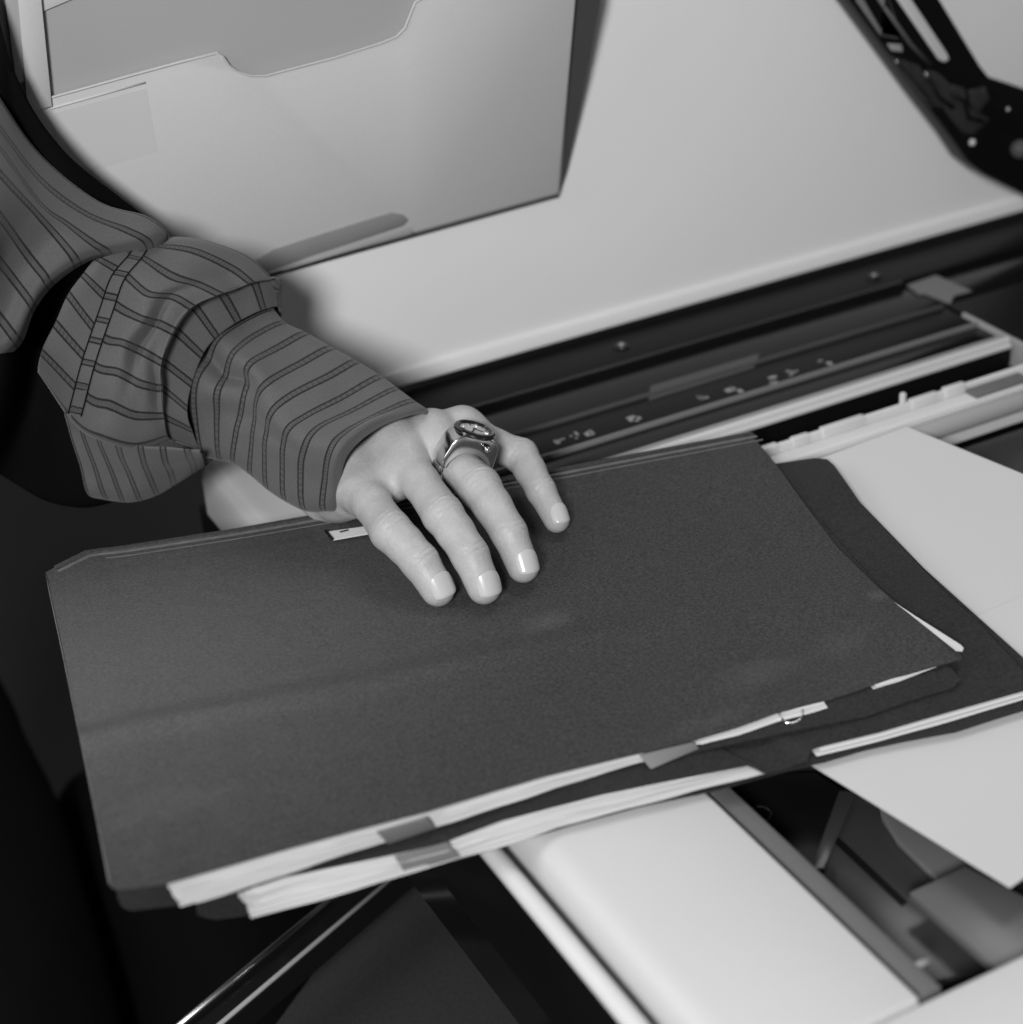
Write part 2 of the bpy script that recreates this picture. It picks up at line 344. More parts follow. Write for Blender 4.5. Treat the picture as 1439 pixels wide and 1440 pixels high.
tube('notch_rim', [K(x, y, .0019) for x, y in [(60, 141), (180, 108), (250, 89), (305, 75), (314, 80), (322, 92), (334, 101), (352, 107), (375, 107), (400, 100), (470, 82), (539, 60), (558, 52), (570, 40), (577, 22), (584, 4), (598, -5)]], .00045, POCK, pk, 6)
tube('panel_crease', [K(x, y, .0016) for x, y in ((72, 153), (130, 137), (205, 116))], .0005, POCK, pk, 6)
slab('paper_label', [K(*p, .0017) for p in ((74, 160), (206, 124), (222, 214), (90, 250))], pn, .0001, mat('label_paper', .64, .75, .2), pk)
slab('tape_strip', [K(*p, .0024) for p in ((340, 398), (352, 372), (385, 352), (450, 331), (520, 309), (552, 300), (568, 303), (575, 310), (568, 318), (520, 334), (440, 360), (392, 377))], pn, .0008, POCKD, pk, .0003)
slab('tape_strip', [K(*p, .0030) for p in ((392, 380), (440, 364), (520, 338), (577, 320), (582, 327), (520, 345), (400, 381))], pn, .0005, POCKB, pk, .0001)

# ================================================================ FOLDERS
def undul(G, amp, sc=9, seed=0):
    for j in range(G.shape[0]):
        for i in range(G.shape[1]):
            p = G[j, i]; G[j, i, 2] += amp*mnoise.noise(Vector((p[0]*sc+seed, p[1]*sc, seed)))
    return G
def polyz(l): return pxz(l)
F2B = [(278, 1284, .0085), (300, 1291, .0085), (353, 1284, .0085), (500, 1246, .0085), (650, 1206, .0085), (800, 1160, .0085), (900, 1133, .0088), (1005, 1111, .0088), (1072, 1092, .009), (1139, 1075, .0095), (1158, 1071, .0095), (1215, 1054, .0095), (1270, 1042, .0095), (1345, 1028, .0095), (1400, 1010, .0095), (1439, 998, .0095), (1500, 980, .0095)]
f2 = empty('file_folder', 'worn dark folder full of papers underneath, sticking out to the right', 'folder')
f1 = empty('file_folder', 'large dark grey card folder on top of the pile, pressed down by the hand', 'folder')
for o in (f1, f2): o['group'] = 'file folders piled on the scanner'
bc = coons(pxz(F2B), pxz([(1500, 980, .0095), (1300, 800, .010), (1160, 655, .010)]), pxz([(330, 850, .009), (700, 760, .009), (1160, 655, .010)]), pxz([(278, 1284, .0085), (262, 1200, .009), (330, 850, .009)]))
solid('back_cover', bc, .0006, FOLDD, f2)
F2T = [(326, 1256, .0192), (400, 1231, .0180), (549, 1200, .0168), (626, 1182, .0162), (702, 1153, .0155), (850, 1116, .0148), (972, 1091, .0138), (1060, 1073, .0132), (1074, 1086, .0120), (1100, 1081, .0115), (1137, 1068, .0112), (1140, 1052, .0122), (1162, 1046, .0122), (1237, 1028, .0122), (1323, 1003, .0122), (1439, 970, .0122), (1500, 952, .0122)]
F2R = [(1500, 952, .0122), (1482, 962+8, .0122), (1439, 943, .0122), (1378, 877, .0125), (1323, 827, .0128), (1259, 760, .0132), (1213, 711, .0135), (1183, 668, .0138), (1172, 653, .0138), (1163, 646, .0138)]
F2TOP = [(335, 860, .018), (700, 775, .0165), (1091, 652, .0142), (1146, 644, .0140), (1163, 646, .0138)]
G = coons(pxz(F2T), pxz([F2R[0]]+F2R[2:]), pxz(F2TOP), pxz([F2T[0], (300, 1100, .018), (335, 860, .018)]), 140, 60)
undul(G, .0005, 14, 3); solid('front_cover', G, .0006, FOLDD, f2)

F1Bk = [(166, 1262, .0205), (170, 1272, .0203), (182, 1279, .0202), (256, 1270, .0198), (400, 1228, .0186), (600, 1168, .0170), (747, 1124, .0158), (900, 1074, .0150), (1000, 1052, .0146), (1100, 1030, .0142), (1216, 1007, .0136), (1270, 988, .0136), (1317, 973, .0136), (1340, 967, .0138), (1351, 955, .0142)]
G = coons(pxz(F1Bk), pxz([F1Bk[-1], (1330, 930, .0152), (1055, 622, .0165)]), pxz([(75, 822, .022), (600, 712, .0195), (1055, 622, .0165)]), pxz([F1Bk[0], (130, 1080, .0215), (75, 822, .022)]), 110, 40)
solid('back_cover', G, .0005, FOLDD, f1)
F1B = [(155, 1243, .0334), (160, 1249, .0333), (169, 1250, .0332), (234, 1241, .0325), (310, 1219, .030), (400, 1193, .0282), (500, 1166, .0262), (598, 1141, .0240), (690, 1113, .0216), (768, 1090, .0200), (886, 1061, .0180), (972, 1041, .0170), (1030, 1024, .0168), (1092, 1001, .0168), (1158, 985, .0160), (1250, 954, .0162), (1300, 940, .0166), (1336, 930, .0170), (1353, 925, .0166)]
F1R = [(1353, 925, .0166), (1349, 916, .0168), (1330, 902, .0170), (1290, 874, .0172), (1258, 847, .0172), (1232, 824, .0172), (1177, 769, .0176), (1130, 707, .0184), (1091, 653, .0192), (1054, 609, .0200)]
F1TOP = [(65, 805, .0268), (120, 775, .0262), (165, 770, .0258), (330, 744, .0250), (490, 716, .0242), (760, 664, .0225), (1054, 609, .0200)]
F1L = [(155, 1243, .0334), (137, 1152, .0324), (118, 1060, .0312), (90, 925, .0290), (70, 832, .0272), (65, 805, .0268)]
G = coons(pxz(F1B), pxz(F1R), pxz(F1TOP), pxz(F1L), 170, 90)
nv, nu = G.shape[:2]
for j in range(nv):
    for i in range(nu):
        v = j/(nv-1); u = i/(nu-1)
        r = max(0, 1-abs(v-.40+.04*u)/.045)*.0021*max(0, 1-u*1.1)            # pressed fold line across the left half
        r -= .0003*math.exp(-((v-.93)/.006)**2)+.0002*math.exp(-((v-.965)/.004)**2)   # scored spine
        r += .0011*math.exp(-(((v-.2)/.12)**2))*math.sin(u*7)*.5
        r -= .0005*math.exp(-((u-.33)/.05)**2-((v-.55)/.15)**2)
        G[j, i, 2] += r
undul(G, .0006, 10, 9); G1 = G.copy(); solid('front_cover', G, .0006, FOLD, f1)
def zsurf(p):                                                      # height of the top cover at a point
    d = (G1[..., 0]-p[0])**2+(G1[..., 1]-p[1])**2; return G1[..., 2].reshape(-1)[d.argmin()]
# scored spine: stepped folds of card along the far edge
for k, (a, b, dz, mt) in enumerate(((.0005, .0032, .0007, FOLD), (.0040, .0056, .0004, FOLDE), (.0086, .0092, .0004, FOLDE))):
    top = resample(pxz([(76, 797, .0268), (122, 774.5, .0262)]+F1TOP[2:]), 60); dr = np.array([.12, -1, 0]); dr /= np.linalg.norm(dr)
    A0 = top+dr*a; A1 = top+dr*b
    if k == 2: A0, A1 = A0[4:], A1[4:]
    rows = []
    for R_ in (A1, (A0+A1)/2, A0):
        rr = R_.copy()
        for i in range(len(rr)): rr[i, 2] = zsurf(rr[i])+dz*(1 if k == 0 else .6)
        rows.append(rr)
    solid('spine_fold', np.array(rows), .0009 if k == 0 else .0004, mt, f1)
tube('worn_edge', [p+np.array([0, 0, .0001]) for p in pxz([(65, 806, .0268)]+F1L[::-1][1:])], .00025, FOLDE, f1, 6)
# metal fastener slot with the paper edge showing through near the hand
b = [P(461, 747, .0262), P(530, 737, .0262), P(530, 747, .0262), P(468, 758, .0262)]
slab('fastener_slot', [p+np.array([0, 0, -.0002]) for p in b], (0, 0, 1), .0006, PAPER, f1)
tube('fastener', [P(458, 746, .0264), P(468, 758.5, .0262)], .0006, BLACK, f1, 8)
tube('fastener', [P(478, 748, .0266), P(490, 745, .0266)], .0003, BLACK, f1, 8)

def pages(parent, top, bot, n, back=.03, mt=PAPER, jit=.0016, steps=70, wave=.0003, xj=.002):
    T = resample(pxz(top), steps); B = resample(pxz(bot), steps)
    for k in range(n):
        f0 = k/n; f1_ = (k+random.uniform(.62, .95))/n
        L0 = B+(T-B)*f0; L1 = B+(T-B)*f1_
        off = random.uniform(-jit, jit); dr = np.array([-.17, -.98, 0]); xo = int(random.uniform(0, 2.4))
        ph = random.uniform(0, 6)
        wv = np.array([wave*math.sin(i*.21+ph)+wave*.6*math.sin(i*.55+2*ph) for i in range(steps)])
        L0 = L0+dr*off+wv[:, None]*dr; L1 = L1+dr*off+wv[:, None]*dr
        bk = np.array([.20*back, back*.97, 0])
        vs = []; m_ = steps-xo
        for i in range(xo, steps): vs += [L0[i], L1[i], L1[i]+bk, L0[i]+bk]
        fs = [(0, 1, 2, 3), tuple(4*(m_-1)+q for q in (3, 2, 1, 0))]
        for i in range(m_-1):
            a = 4*i
            for q in range(4): fs.append((a+q, a+4+q, a+4+(q+1) % 4, a+(q+1) % 4))
        mesh('page', vs, fs, mt, parent, False)
P1T = [(234, 1243, .0318), (310, 1221, .0293), (400, 1195, .0275), (500, 1168, .0255), (598, 1143, .0233), (690, 1115, .0210), (768, 1092, .0194), (886, 1063, .0174), (905, 1059, .0172)]
P1Bm = [(256, 1278, .0206), (400, 1231, .0192), (539, 1186, .0176), (615, 1163, .0168), (747, 1122, .0158), (880, 1077, .0153), (905, 1070, .0152)]
pages(f1, P1T, P1Bm, 18)
pages(f1, [(972, 1043, .0164), (1030, 1026, .0163), (1092, 1003, .0164), (1160, 988, .0156)], [(978, 1050, .0150), (1040, 1033, .0146), (1092, 1016, .0144), (1163, 996, .0143)], 3, .02, steps=24)
pages(f1, [(1222, 964, .0156), (1262, 951, .0158), (1316, 936, .0160)], [(1230, 971, .0142), (1250, 965, .0142), (1268, 957, .0146), (1316, 939, .0154)], 2, .02, steps=16, wave=.0001, jit=.0002)
P2T = [(333, 1257, .0186), (400, 1232, .0174), (549, 1201, .0162), (626, 1183, .0156), (702, 1154, .0150), (850, 1117, .0142), (972, 1092, .0128), (1068, 1073, .0114)]
P2Bm = [(352, 1286, .0092), (400, 1274, .0092), (500, 1248, .0092), (567, 1227, .0092), (650, 1201, .0092), (747, 1173, .0092), (782, 1160, .0094), (900, 1129, .0098), (972, 1108, .0102), (1077, 1083, .0108)]
pages(f2, P2T, P2Bm, 16, .012)
pages(f2, [(1138, 1054, .0116), (1162, 1048, .0116), (1237, 1030, .0116), (1323, 1005, .0116), (1439, 972, .0116), (1465, 965, .0116)], [(1149, 1063, .0101), (1237, 1042, .0101), (1323, 1018, .0101), (1439, 983, .0101), (1465, 976, .0101)], 3, .008, steps=30, wave=.0001)
# grey tape tabs folded round the page edges
def tab(parent, pts, z0, z1, m=TAPE):
    a, b, c, d = pts; dr = np.array([.0002, -.0013, 0])
    q = [P(*a, z1)+dr, P(*b, z1)+dr, P(*c, z0)+dr, P(*d, z0)+dr]
    n = np.cross(q[1]-q[0], q[2]-q[0]); n /= np.linalg.norm(n); n = n if n@F_ < 0 else -n
    slab('tape_tab', q, n, .0008, m, parent, .0001)
tab(f1, ((527, 1168), (597, 1148), (612, 1161), (543, 1184)), .0172, .0240)
tab(f2, ((552, 1202), (627, 1182), (645, 1202), (566, 1224)), .0098, .0162)
tab(f1, ((896, 1060), (972, 1042), (980, 1050), (912, 1079)), .0148, .0176)
# paper clip loop round the middle pages
c = [(1093, 1001, .0166), (1096, 1008, .0156), (1103, 1014, .0146), (1112, 1015, .0144), (1121, 1011, .0146), (1126, 1004, .0156), (1126, 996, .0166)]
tube('paper_clip', [P(*q)+np.array([0, -.0012, 0]) for q in c], .00045, CHROME, f1, 8)
# white sheet corner curling out at the right
wt = [(1255, 845, .0176), (1290, 868, .0180), (1325, 890, .0188), (1350, 906, .0196), (1355, 911, .0196), (1353, 915, .0194), (1344, 914, .0190), (1325, 899, .0184), (1290, 871, .0178)]
slab('page', [P(*q) for q in wt], (0, 0, 1), .0004, PAPER, f1)

# ================================================================ LOOSE SHEETS
sa = px_slab('loose_sheet', [(1275, 600), (1680, 765), (1560, 1000), (1330, 1010), (1000, 800), (1100, 664)], .0062, .0003, PAPER, None, 0)
tag(sa, 'blank white sheet poking out behind the right end of the folders', 'paper sheet')
Gs = coons(pxz([(1090, 1044, .0072), (1200, 1112, .0066), (1310, 1180, .0064), (1420, 1248, .0078)]), pxz([(1420, 1248, .0078), (1530, 1170, .0070), (1700, 1010, .0066), (1680, 730, .0072)]),
           pxz([(1180, 955, .0072), (1375, 865, .0072), (1680, 730, .0072)]), pxz([(1090, 1044, .0072), (1140, 1000, .0072), (1180, 955, .0072)]), 30, 30)
sb = solid('loose_sheet', Gs, .0003, PAPER); tag(sb, 'blank white sheet hanging over the bay in front of the folders at lower right', 'paper sheet')

sa['group'] = sb['group'] = 'blank loose sheets on the scanner'
# ================================================================ STAND, lower left
st = empty('steel_edged_stand', 'black stand leg with two thin bright steel edges below the folders', 'stand')
zs = -.16
pa, pb, pc, pd = P(250, 1452, zs), P(492, 1250, zs), P(560, 1235, zs), P(305, 1452, zs)
ex = (pb-pa)*.6; ex2 = (pc-pd)*.6
slab('leg_plate', [pa-ex*.3, pb+ex*.2, pc+ex2*.2, pd-ex2*.3], (0, 0, 1), .012, BLACKG, st)
tube('steel_edge', [pa-ex*.3+np.array([0, 0, .003]), pb+ex*.2+np.array([0, 0, .003])], .0016, CHROMEB, st)
tube('steel_edge', [pd-ex2*.3+np.array([0, 0, .003]), pc+ex2*.2+np.array([0, 0, .003])], .0011, GREYL, st)

# ================================================================ PERSON
pe = empty('person', 'arm in a dark striped shirt sleeve with the hand resting on the top folder', 'person')
# ---- hand: joints
zt = zsurf(P(640, 820, .025))
def J(x, y, z): return P(x, y, z)
# z above bed for tip, DIP, PIP, MCP
fin = {
 'index':  ([(616, 829, zt+.0062), (591, 790, zt+.0150), (550, 747, zt+.0225), (492, 664, zt+.0280)], [.0066, .0074, .0084, .0112]),
 'middle': ([(681, 826, zt+.0064), (661, 780, zt+.0165), (623, 724, zt+.0260), (556, 628, zt+.0340)], [.0066, .0073, .0083, .0110]),
 'ring':   ([(736, 797, zt+.0062), (716, 749, zt+.0160), (675, 686, zt+.0250), (606, 615, zt+.0340)], [.0063, .0071, .0089, .0104]),
 'little': ([(783, 731, zt+.0053), (761, 690, zt+.0130), (733, 641, zt+.0200), (650, 607, zt+.0320)], [.0053, .0060, .0073, .0092])}
joints = {k: ([J(*q) for q in v[0]], v[1]) for k, v in fin.items()}
for k, (q, r) in joints.items(): print(k, [round(float(np.linalg.norm(q[i]-q[i+1])*1000), 1) for i in range(3)], [round(float((a-O_)@F_), 3) for a in q])
wr = D(468, 642, .833); wr2 = D(335, 575, .850)
lo, hi = np.array([.17, .53, -.004]), np.array([.36, .80, .125]); h = .00085
nx, ny, nz = ((hi-lo)/h).astype(int)
X, Y, Z = np.meshgrid(lo[0]+h*np.arange(nx), lo[1]+h*np.arange(ny), lo[2]+h*np.arange(nz), indexing='ij')
X = X.astype(np.float32); Y = Y.astype(np.float32); Z = Z.astype(np.float32)
def cone(a, b, ra, rb, flat=None, box=None):
    d = (b-a).astype(np.float32); L2 = float(d@d)
    px, py, pz = X-np.float32(a[0]), Y-np.float32(a[1]), Z-np.float32(a[2])
    t = np.clip((px*d[0]+py*d[1]+pz*d[2])/L2, 0, 1)
    qx, qy, qz = px-t*d[0], py-t*d[1], pz-t*d[2]
    if flat is not None:
        n, s = flat; n = n.astype(np.float32); k = qx*n[0]+qy*n[1]+qz*n[2]; s = s-1
        qx = qx+k*s*n[0]; qy = qy+k*s*n[1]; qz = qz+k*s*n[2]
    return np.sqrt(qx*qx+qy*qy+qz*qz)-(ra+(rb-ra)*t)
def smin(a, b, k):
    hh = np.clip(.5+.5*(b-a)/k, 0, 1); return b+(a-b)*hh-k*hh*(1-hh)
fingers = None
for k, (q, r) in joints.items():
    t, d, p, m_ = q
    dirn = t-d; dirn /= np.linalg.norm(dirn)
    f = cone(t, d, r[0], r[1]*.97)
    mp_ = d*.45+p*.55+np.array([0, 0, .0006]); f = smin(f, cone(d, mp_, r[1], (r[1]+r[2])*.475), .002); f = smin(f, cone(mp_, p, (r[1]+r[2])*.475, r[2]*.95), .002)
    md = p*.55+m_*.45
    f = smin(f, cone(p, md, r[2]*.98, r[2]*.88), .002)
    f = smin(f, cone(md, m_, r[2]*.88, r[3]*.9), .003)
    f = smin(f, cone(p, p, r[2]*1.0, r[2]*1.0) if False else f, .001)
    joints[k] = (q, r)
    fingers = f if fingers is None else np.minimum(fingers, f)
mc = {k: joints[k][0][3] for k in joints}
palm = None
bk = wr-mc['middle']; bk /= np.linalg.norm(bk)
for k, off, r1 in (('index', 0, .0125), ('middle', 1, .012), ('ring', 2, .0115), ('little', 3, .0105)):
    side = (mc['little']-mc['index']); side = side/np.linalg.norm(side)
    wp = wr+side*(off-1.5)*.0085
    c_ = cone(mc[k]-np.array([0, 0, .001]), wp, r1, .013)
    palm = c_ if palm is None else smin(palm, c_, .007)
    palm = smin(palm, cone(mc[k]-np.array([0, 0, .010]), wp-np.array([0, 0, .006]), .010, .013), .007)
palm = smin(palm, cone(wr, wr2, .0200, .0205), .010)
# knuckle heads and thumb side
for k, r1 in (('index', .0112), ('middle', .0112), ('ring', .0105), ('little', .0096)):
    c = mc[k]+np.array([0, 0, .0015]); palm = smin(palm, cone(c, c+bk*.006, r1, r1*.8), .003)
th0 = mc['index']*.5+wr*.5-np.array([0.004, 0, .014]); th1 = P(478, 700, .034); th2 = P(494, 735, .0045); th3 = P(530, 790, .001)
palm = smin(palm, cone(th0, th1, .014, .0095), .006)
palm = smin(palm, cone(mc['index']-np.array([.001, 0, .008]), th1, .0105, .0085), .006)
pI, pM = joints['index'][0][2], joints['middle'][0][2]; dn_ = np.array([0, 0, .004])
palm = smin(palm, cone(mc['index']*.66+pI*.34-dn_, mc['middle']*.70+pM*.30-dn_, .0075, .0080), .003)
zu = np.array([0, 0, .0012])
for ka, kb, rr in (('index', 'middle', .0104), ('middle', 'ring', .0098), ('ring', 'little', .0088)):
    palm = smin(palm, cone(mc[ka]-zu, mc[kb]-zu, rr, rr), .004)
palm = smin(palm, cone(mc['index']*.80+pI*.20-dn_*.6, mc['middle']*.82+pM*.18-dn_*.6, .0088, .0090), .004)
hand = smin(palm, fingers, .0045)
hand = smin(hand, cone(th1, th2, .0085, .0066), .003); hand = np.minimum(hand, cone(th2, th3, .0064, .0045))
def nets(S, lo, h):
    ins = S < 0; nx, ny, nz = S.shape
    c = [ins[i:nx-1+i, j:ny-1+j, k:nz-1+k] for i in (0, 1) for j in (0, 1) for k in (0, 1)]
    cnt = sum(a.astype(np.int8) for a in c); act = (cnt > 0) & (cnt < 8); idx = np.full(act.shape, -1, np.int64)
    I, Jx, K_ = np.nonzero(act); idx[I, Jx, K_] = np.arange(len(I))
    acc = np.zeros((len(I), 3)); n = np.zeros(len(I))
    cor = [(i, j, k) for i in (0, 1) for j in (0, 1) for k in (0, 1)]
    for a in range(8):
        for b in range(a+1, 8):
            ca, cb = np.array(cor[a]), np.array(cor[b])
            if abs(ca-cb).sum() != 1: continue
            sa, sb = S[I+ca[0], Jx+ca[1], K_+ca[2]], S[I+cb[0], Jx+cb[1], K_+cb[2]]
            m_ = (sa < 0) != (sb < 0); t = np.where(m_, sa/(sa-sb+1e-12), 0)
            acc += m_[:, None]*(ca+t[:, None]*(cb-ca)); n += m_
    V = (np.stack([I, Jx, K_], 1)+acc/n[:, None])*h+lo; fs = []
    for ax in range(3):
        o = [0, 0, 0]; o[ax] = 1
        sl0 = tuple(slice(1, s-1) for s in S.shape); A_ = ins[1:-1, 1:-1, 1:-1]
        B_ = ins[1+o[0]:nx-1+o[0], 1+o[1]:ny-1+o[1], 1+o[2]:nz-1+o[2]]
        E = np.argwhere(A_ != B_)+1; s = A_[tuple((E-1).T)]
        u, v = [(1, 2), (2, 0), (0, 1)][ax]; du = np.zeros(3, int); dv = np.zeros(3, int); du[u] = 1; dv[v] = 1
        ok = (E[:, 0] < nx-1) & (E[:, 1] < ny-1) & (E[:, 2] < nz-1); E = E[ok]; s = s[ok]
        q = [idx[tuple((E-a).T)] for a in (du+dv, dv, 0*du, du)]
        Q = np.stack(q, 1); Q[~s] = Q[~s][:, ::-1]; fs.append(Q)
    return V, np.vstack(fs)
V, Fq = nets(hand, lo, h); del X, Y, Z
# dorsal frames used for creases and nails
def frame(a, b, tilt=.25, fc=.3):
    d = b-a; d = d/np.linalg.norm(d); up = np.array([0, 0, 1.])*1.0-F_*fc+RT*tilt; n = up-d*(up@d); n /= np.linalg.norm(n); return d, n, np.cross(d, n)
def crease(V, c, d, n, s, r, offs, depth, wid, span=1.15):
    q = V-c; t = q@d; a = np.arctan2(q@s, q@n); rad = np.hypot(q@s, q@n)
    near = (rad < r*1.6) & (np.abs(t) < .012); dz = np.zeros(len(V))
    for i, o in enumerate(offs):
        tt = t-o-.0006*np.sin(a*3+i*2.1)-.0011*(1-np.cos(a))*(1 if o > 0 else -1)
        dz -= depth*(1-.25*(i % 2))*np.exp(-(tt/wid)**2)*np.clip(1-(np.abs(a)/span)**2, 0, 1)
    dz += .0004*np.exp(-(t/.005)**2)*np.clip(1-(np.abs(a)/1.0)**2, 0, 1)
    V += np.where(near, dz, 0)[:, None]*(q-np.outer(t, d))/np.maximum(rad, 1e-5)[:, None]
lab = np.arange(len(V))
while True:                                                        # keep only the largest connected surface
    mn = lab[Fq].min(1); l2 = lab.copy()
    for c in range(4): np.minimum.at(l2, Fq[:, c], mn)
    l2 = l2[l2]
    if (l2 == lab).all(): break
    lab = l2
big = np.bincount(lab).argmax(); keep = lab == big; ren = np.cumsum(keep)-1
Fq = ren[Fq[keep[Fq[:, 0]]]]; V = V[keep]
me = bpy.data.meshes.new('hand'); me.from_pydata(V.tolist(), [], Fq.tolist()); me.update()
ho = link('hand', me, SKIN, pe, True)
sm = ho.modifiers.new('s', 'SMOOTH'); sm.factor = .5; sm.iterations = 3
ss = ho.modifiers.new('ss', 'SUBSURF'); ss.levels = 1; ss.render_levels = 1
dg = bpy.context.evaluated_depsgraph_get(); me2 = bpy.data.meshes.new_from_object(ho.evaluated_get(dg)); ho.modifiers.clear(); ho.data = me2
V = np.empty(len(me2.vertices)*3); me2.vertices.foreach_get('co', V); V = V.reshape(-1, 3)
for k, (q, r) in joints.items():
    t, d, p, m_ = q
    dd, n, s = frame(p, d); crease(V, p, dd, n, s, r[2], (-.0042, -.0024, -.0008, .0008, .0024, .0042), .00034, .00045)
    dd, n, s = frame(d, t); crease(V, d, dd, n, s, r[1], (-.0017, 0, .0015), .00036, .0004)
# soft tendons and skin relief
me2.vertices.foreach_set('co', V.reshape(-1)); me2.update()
for p_ in me2.polygons: p_.use_smooth = True
# ---- nails
def nail(q, r, wid, ln, tilt, fwd, lift):
    t, d = q[0], q[1]; dd, n, s = frame(d, t, tilt, .9)
    dn = dd*.97-n*.22; dn /= np.linalg.norm(dn); n2 = n-dn*(n@dn); n2 /= np.linalg.norm(n2); s = np.cross(dn, n2)
    N1, N2 = 18, 14; Gn = np.zeros((N2, N1, 3)); rc = r*1.02
    for j in range(N2):
        v = j/(N2-1)
        for i in range(N1):
            u = i/(N1-1)*2-1
            wv = wid*(.80+.24*min(1, v*2.2))*(1 if v < .8 else 1-.10*((v-.8)/.2)**2)
            ang = u*wv/rc*.5*2
            y = (v-.5)*ln
            if v < .5: y -= 0; y = -.5*ln*(1-v*2)*math.sqrt(max(0, 1-.55*u*u))
            else: y = .5*ln*(v*2-1)*(1-.22*abs(u)**2.4)
            Gn[j, i] = t+dn*(fwd+y)+s*math.sin(ang)*rc+n2*(math.cos(ang)*rc+lift-.0006*(v*v))
    o = solid('fingernail', Gn, .0007, NAIL, ho); return o
nail(joints['index'][0], 0.0067, 0.006, 0.0096, 0.62, -.0012, .0007)
nail(joints['middle'][0], 0.0067, 0.0059, 0.0094, 0.62, -.0012, .0007)
nail(joints['ring'][0], 0.0063, 0.0055, 0.0092, 0.62, -.0012, .0007)
nail(joints['little'][0], 0.0053, 0.0047, 0.0082, 0.66, -.0012, .0007)

# ---- sleeve: closed tubes of cloth given by rings of the visible side plus a back
def cloth(name, rings, st, m, parent, subu=8, subv=8, along=True, wr_=.0006, seed=1, backs=3, bd=.05, close=True, folds=None):
    """rings: list of rings; each ring list of (px,py,depth) from bottom silhouette to top; st[i][j] stripe coordinate"""
    R_ = []; S_ = []
    for ring, s in zip(rings, st):
        pts = [D(*q) for q in ring]; ss_ = list(s); a, b = pts[-1], pts[0]; n = backs
        da = (a-O_)/np.linalg.norm(a-O_)
        for k in range(1, n+1):
            t = k/(n+1); pts.append(a*(1-t)+b*t+F_*bd*math.sin(math.pi*t)**.6); ss_.append(s[-1]+(s[0]-s[-1])*t if not close else s[-1]*(1-t)+s[0]*t)
        R_.append(pts); S_.append(ss_)
    R_ = np.array(R_); S_ = np.array(S_)[..., None]; A_ = np.concatenate([R_, S_], 2)
    B_ = np.array([spline(r, subu, True) for r in A_]); Cc = np.array([spline(B_[:, i], subv) for i in range(B_.shape[1])]).transpose(1, 0, 2)
    nv, nu = Cc.shape[:2]; V = Cc[..., :3].copy(); stv = Cc[..., 3]
    if folds: V = folds(V, nv, nu)
    for j in range(nv):
        for i in range(nu):
            p = Vector(V[j, i]*28)+Vector((seed, 0, 0)); V[j, i] -= F_*wr_*(mnoise.noise(p)*2+mnoise.noise(p*2.3))
    fs = [(j*nu+i, j*nu+(i+1) % nu, (j+1)*nu+(i+1) % nu, (j+1)*nu+i) for j in range(nv-1) for i in range(nu)]
    o = mesh(name, V.reshape(-1, 3), fs, m, parent, True)
    bm = bmesh.new(); bm.from_mesh(o.data); bmesh.ops.recalc_face_normals(bm, faces=bm.faces); bm.to_mesh(o.data); bm.free()
    at = o.data.attributes.new('st', 'FLOAT', 'POINT'); at.data.foreach_set('value', stv.reshape(-1).astype(np.float32))
    su = np.tile(np.linspace(0, 1, nu), (nv, 1)) if along else np.tile(np.linspace(0, 1, nv)[:, None], (1, nu))
    at = o.data.attributes.new('su', 'FLOAT', 'POINT'); at.data.foreach_set('value', su.reshape(-1).astype(np.float32))
    so = o.modifiers.new('thickness', 'SOLIDIFY'); so.thickness = .0009; so.offset = -1
    return o
# cuff: rings follow the double stripes, bottom silhouette -> ridge -> top silhouette
def cr(pts, d0, dp=(0, .017, .027, .024, .014, 0)): return [(x, y, d0-e) for (x, y), e in zip(pts, dp)]
c_in = [(480, 712), (478, 680), (484, 645), (508, 616), (548, 592), (596, 580)]
cuff = [
 cr(c_in, .803, (0, .012, .020, .018, .011, 0)),
 cr([(473, 716), (469, 676), (476, 640), (500, 611), (542, 587), (598, 577)], .802),
 cr([(457, 716), (459, 670), (466, 634), (484, 612), (526, 588), (582, 566)], .802),
 cr([(431, 716), (424, 662), (430, 627), (448, 603), (490, 582), (559, 549)], .806),
 cr([(405, 704), (399, 648), (404, 608), (428, 588), (478, 562), (537, 532)], .810),
 cr([(380, 688), (374, 630), (381, 585), (406, 560), (460, 532), (503, 511)], .814),
 cr([(356, 668), (357, 612), (363, 560), (380, 538), (420, 515), (469, 492)], .818),
 cr([(331, 650), (334, 604), (347, 545), (353, 515), (392, 490), (433, 472)], .822),
 cr([(312, 645), (306, 585), (308, 545), (328, 503), (356, 475), (402, 457)], .824),
 cr([(290, 641), (275, 585), (278, 533), (303, 484), (335, 457), (385, 438)], .826),
 cr([(283, 640), (266, 588), (266, 535), (288, 478), (325, 446), (382, 428)], .832)]
cst = [[.62]*6, [.55]*6, [1]*6, [2]*6, [3]*6, [4]*6, [5]*6, [6]*6, [7]*6, [8]*6, [8.42]*6]
def cuff_folds(V, nv, nu):
    for j in range(nv):
        for i in range(nu):
            u = i/nu; v = j/(nv-1)
            if u > .62: continue
            f = .0045*math.exp(-((u-.26-.20*(v-.75))/.035)**2)*math.exp(-((v-.80)/.16)**2)
            f += .0030*math.exp(-((u-.16+.1*(v-.6))/.03)**2)*math.exp(-((v-.55)/.2)**2)
            f -= .0025*math.exp(-((u-.34-.1*(v-.7))/.04)**2)*math.exp(-((v-.72)/.15)**2)
            V[j, i] += F_*f*1.7
    return V
cloth('cuff', cuff, cst, SHIRT, pe, 10, 8, True, .0008, 2, 3, .030, folds=cuff_folds)
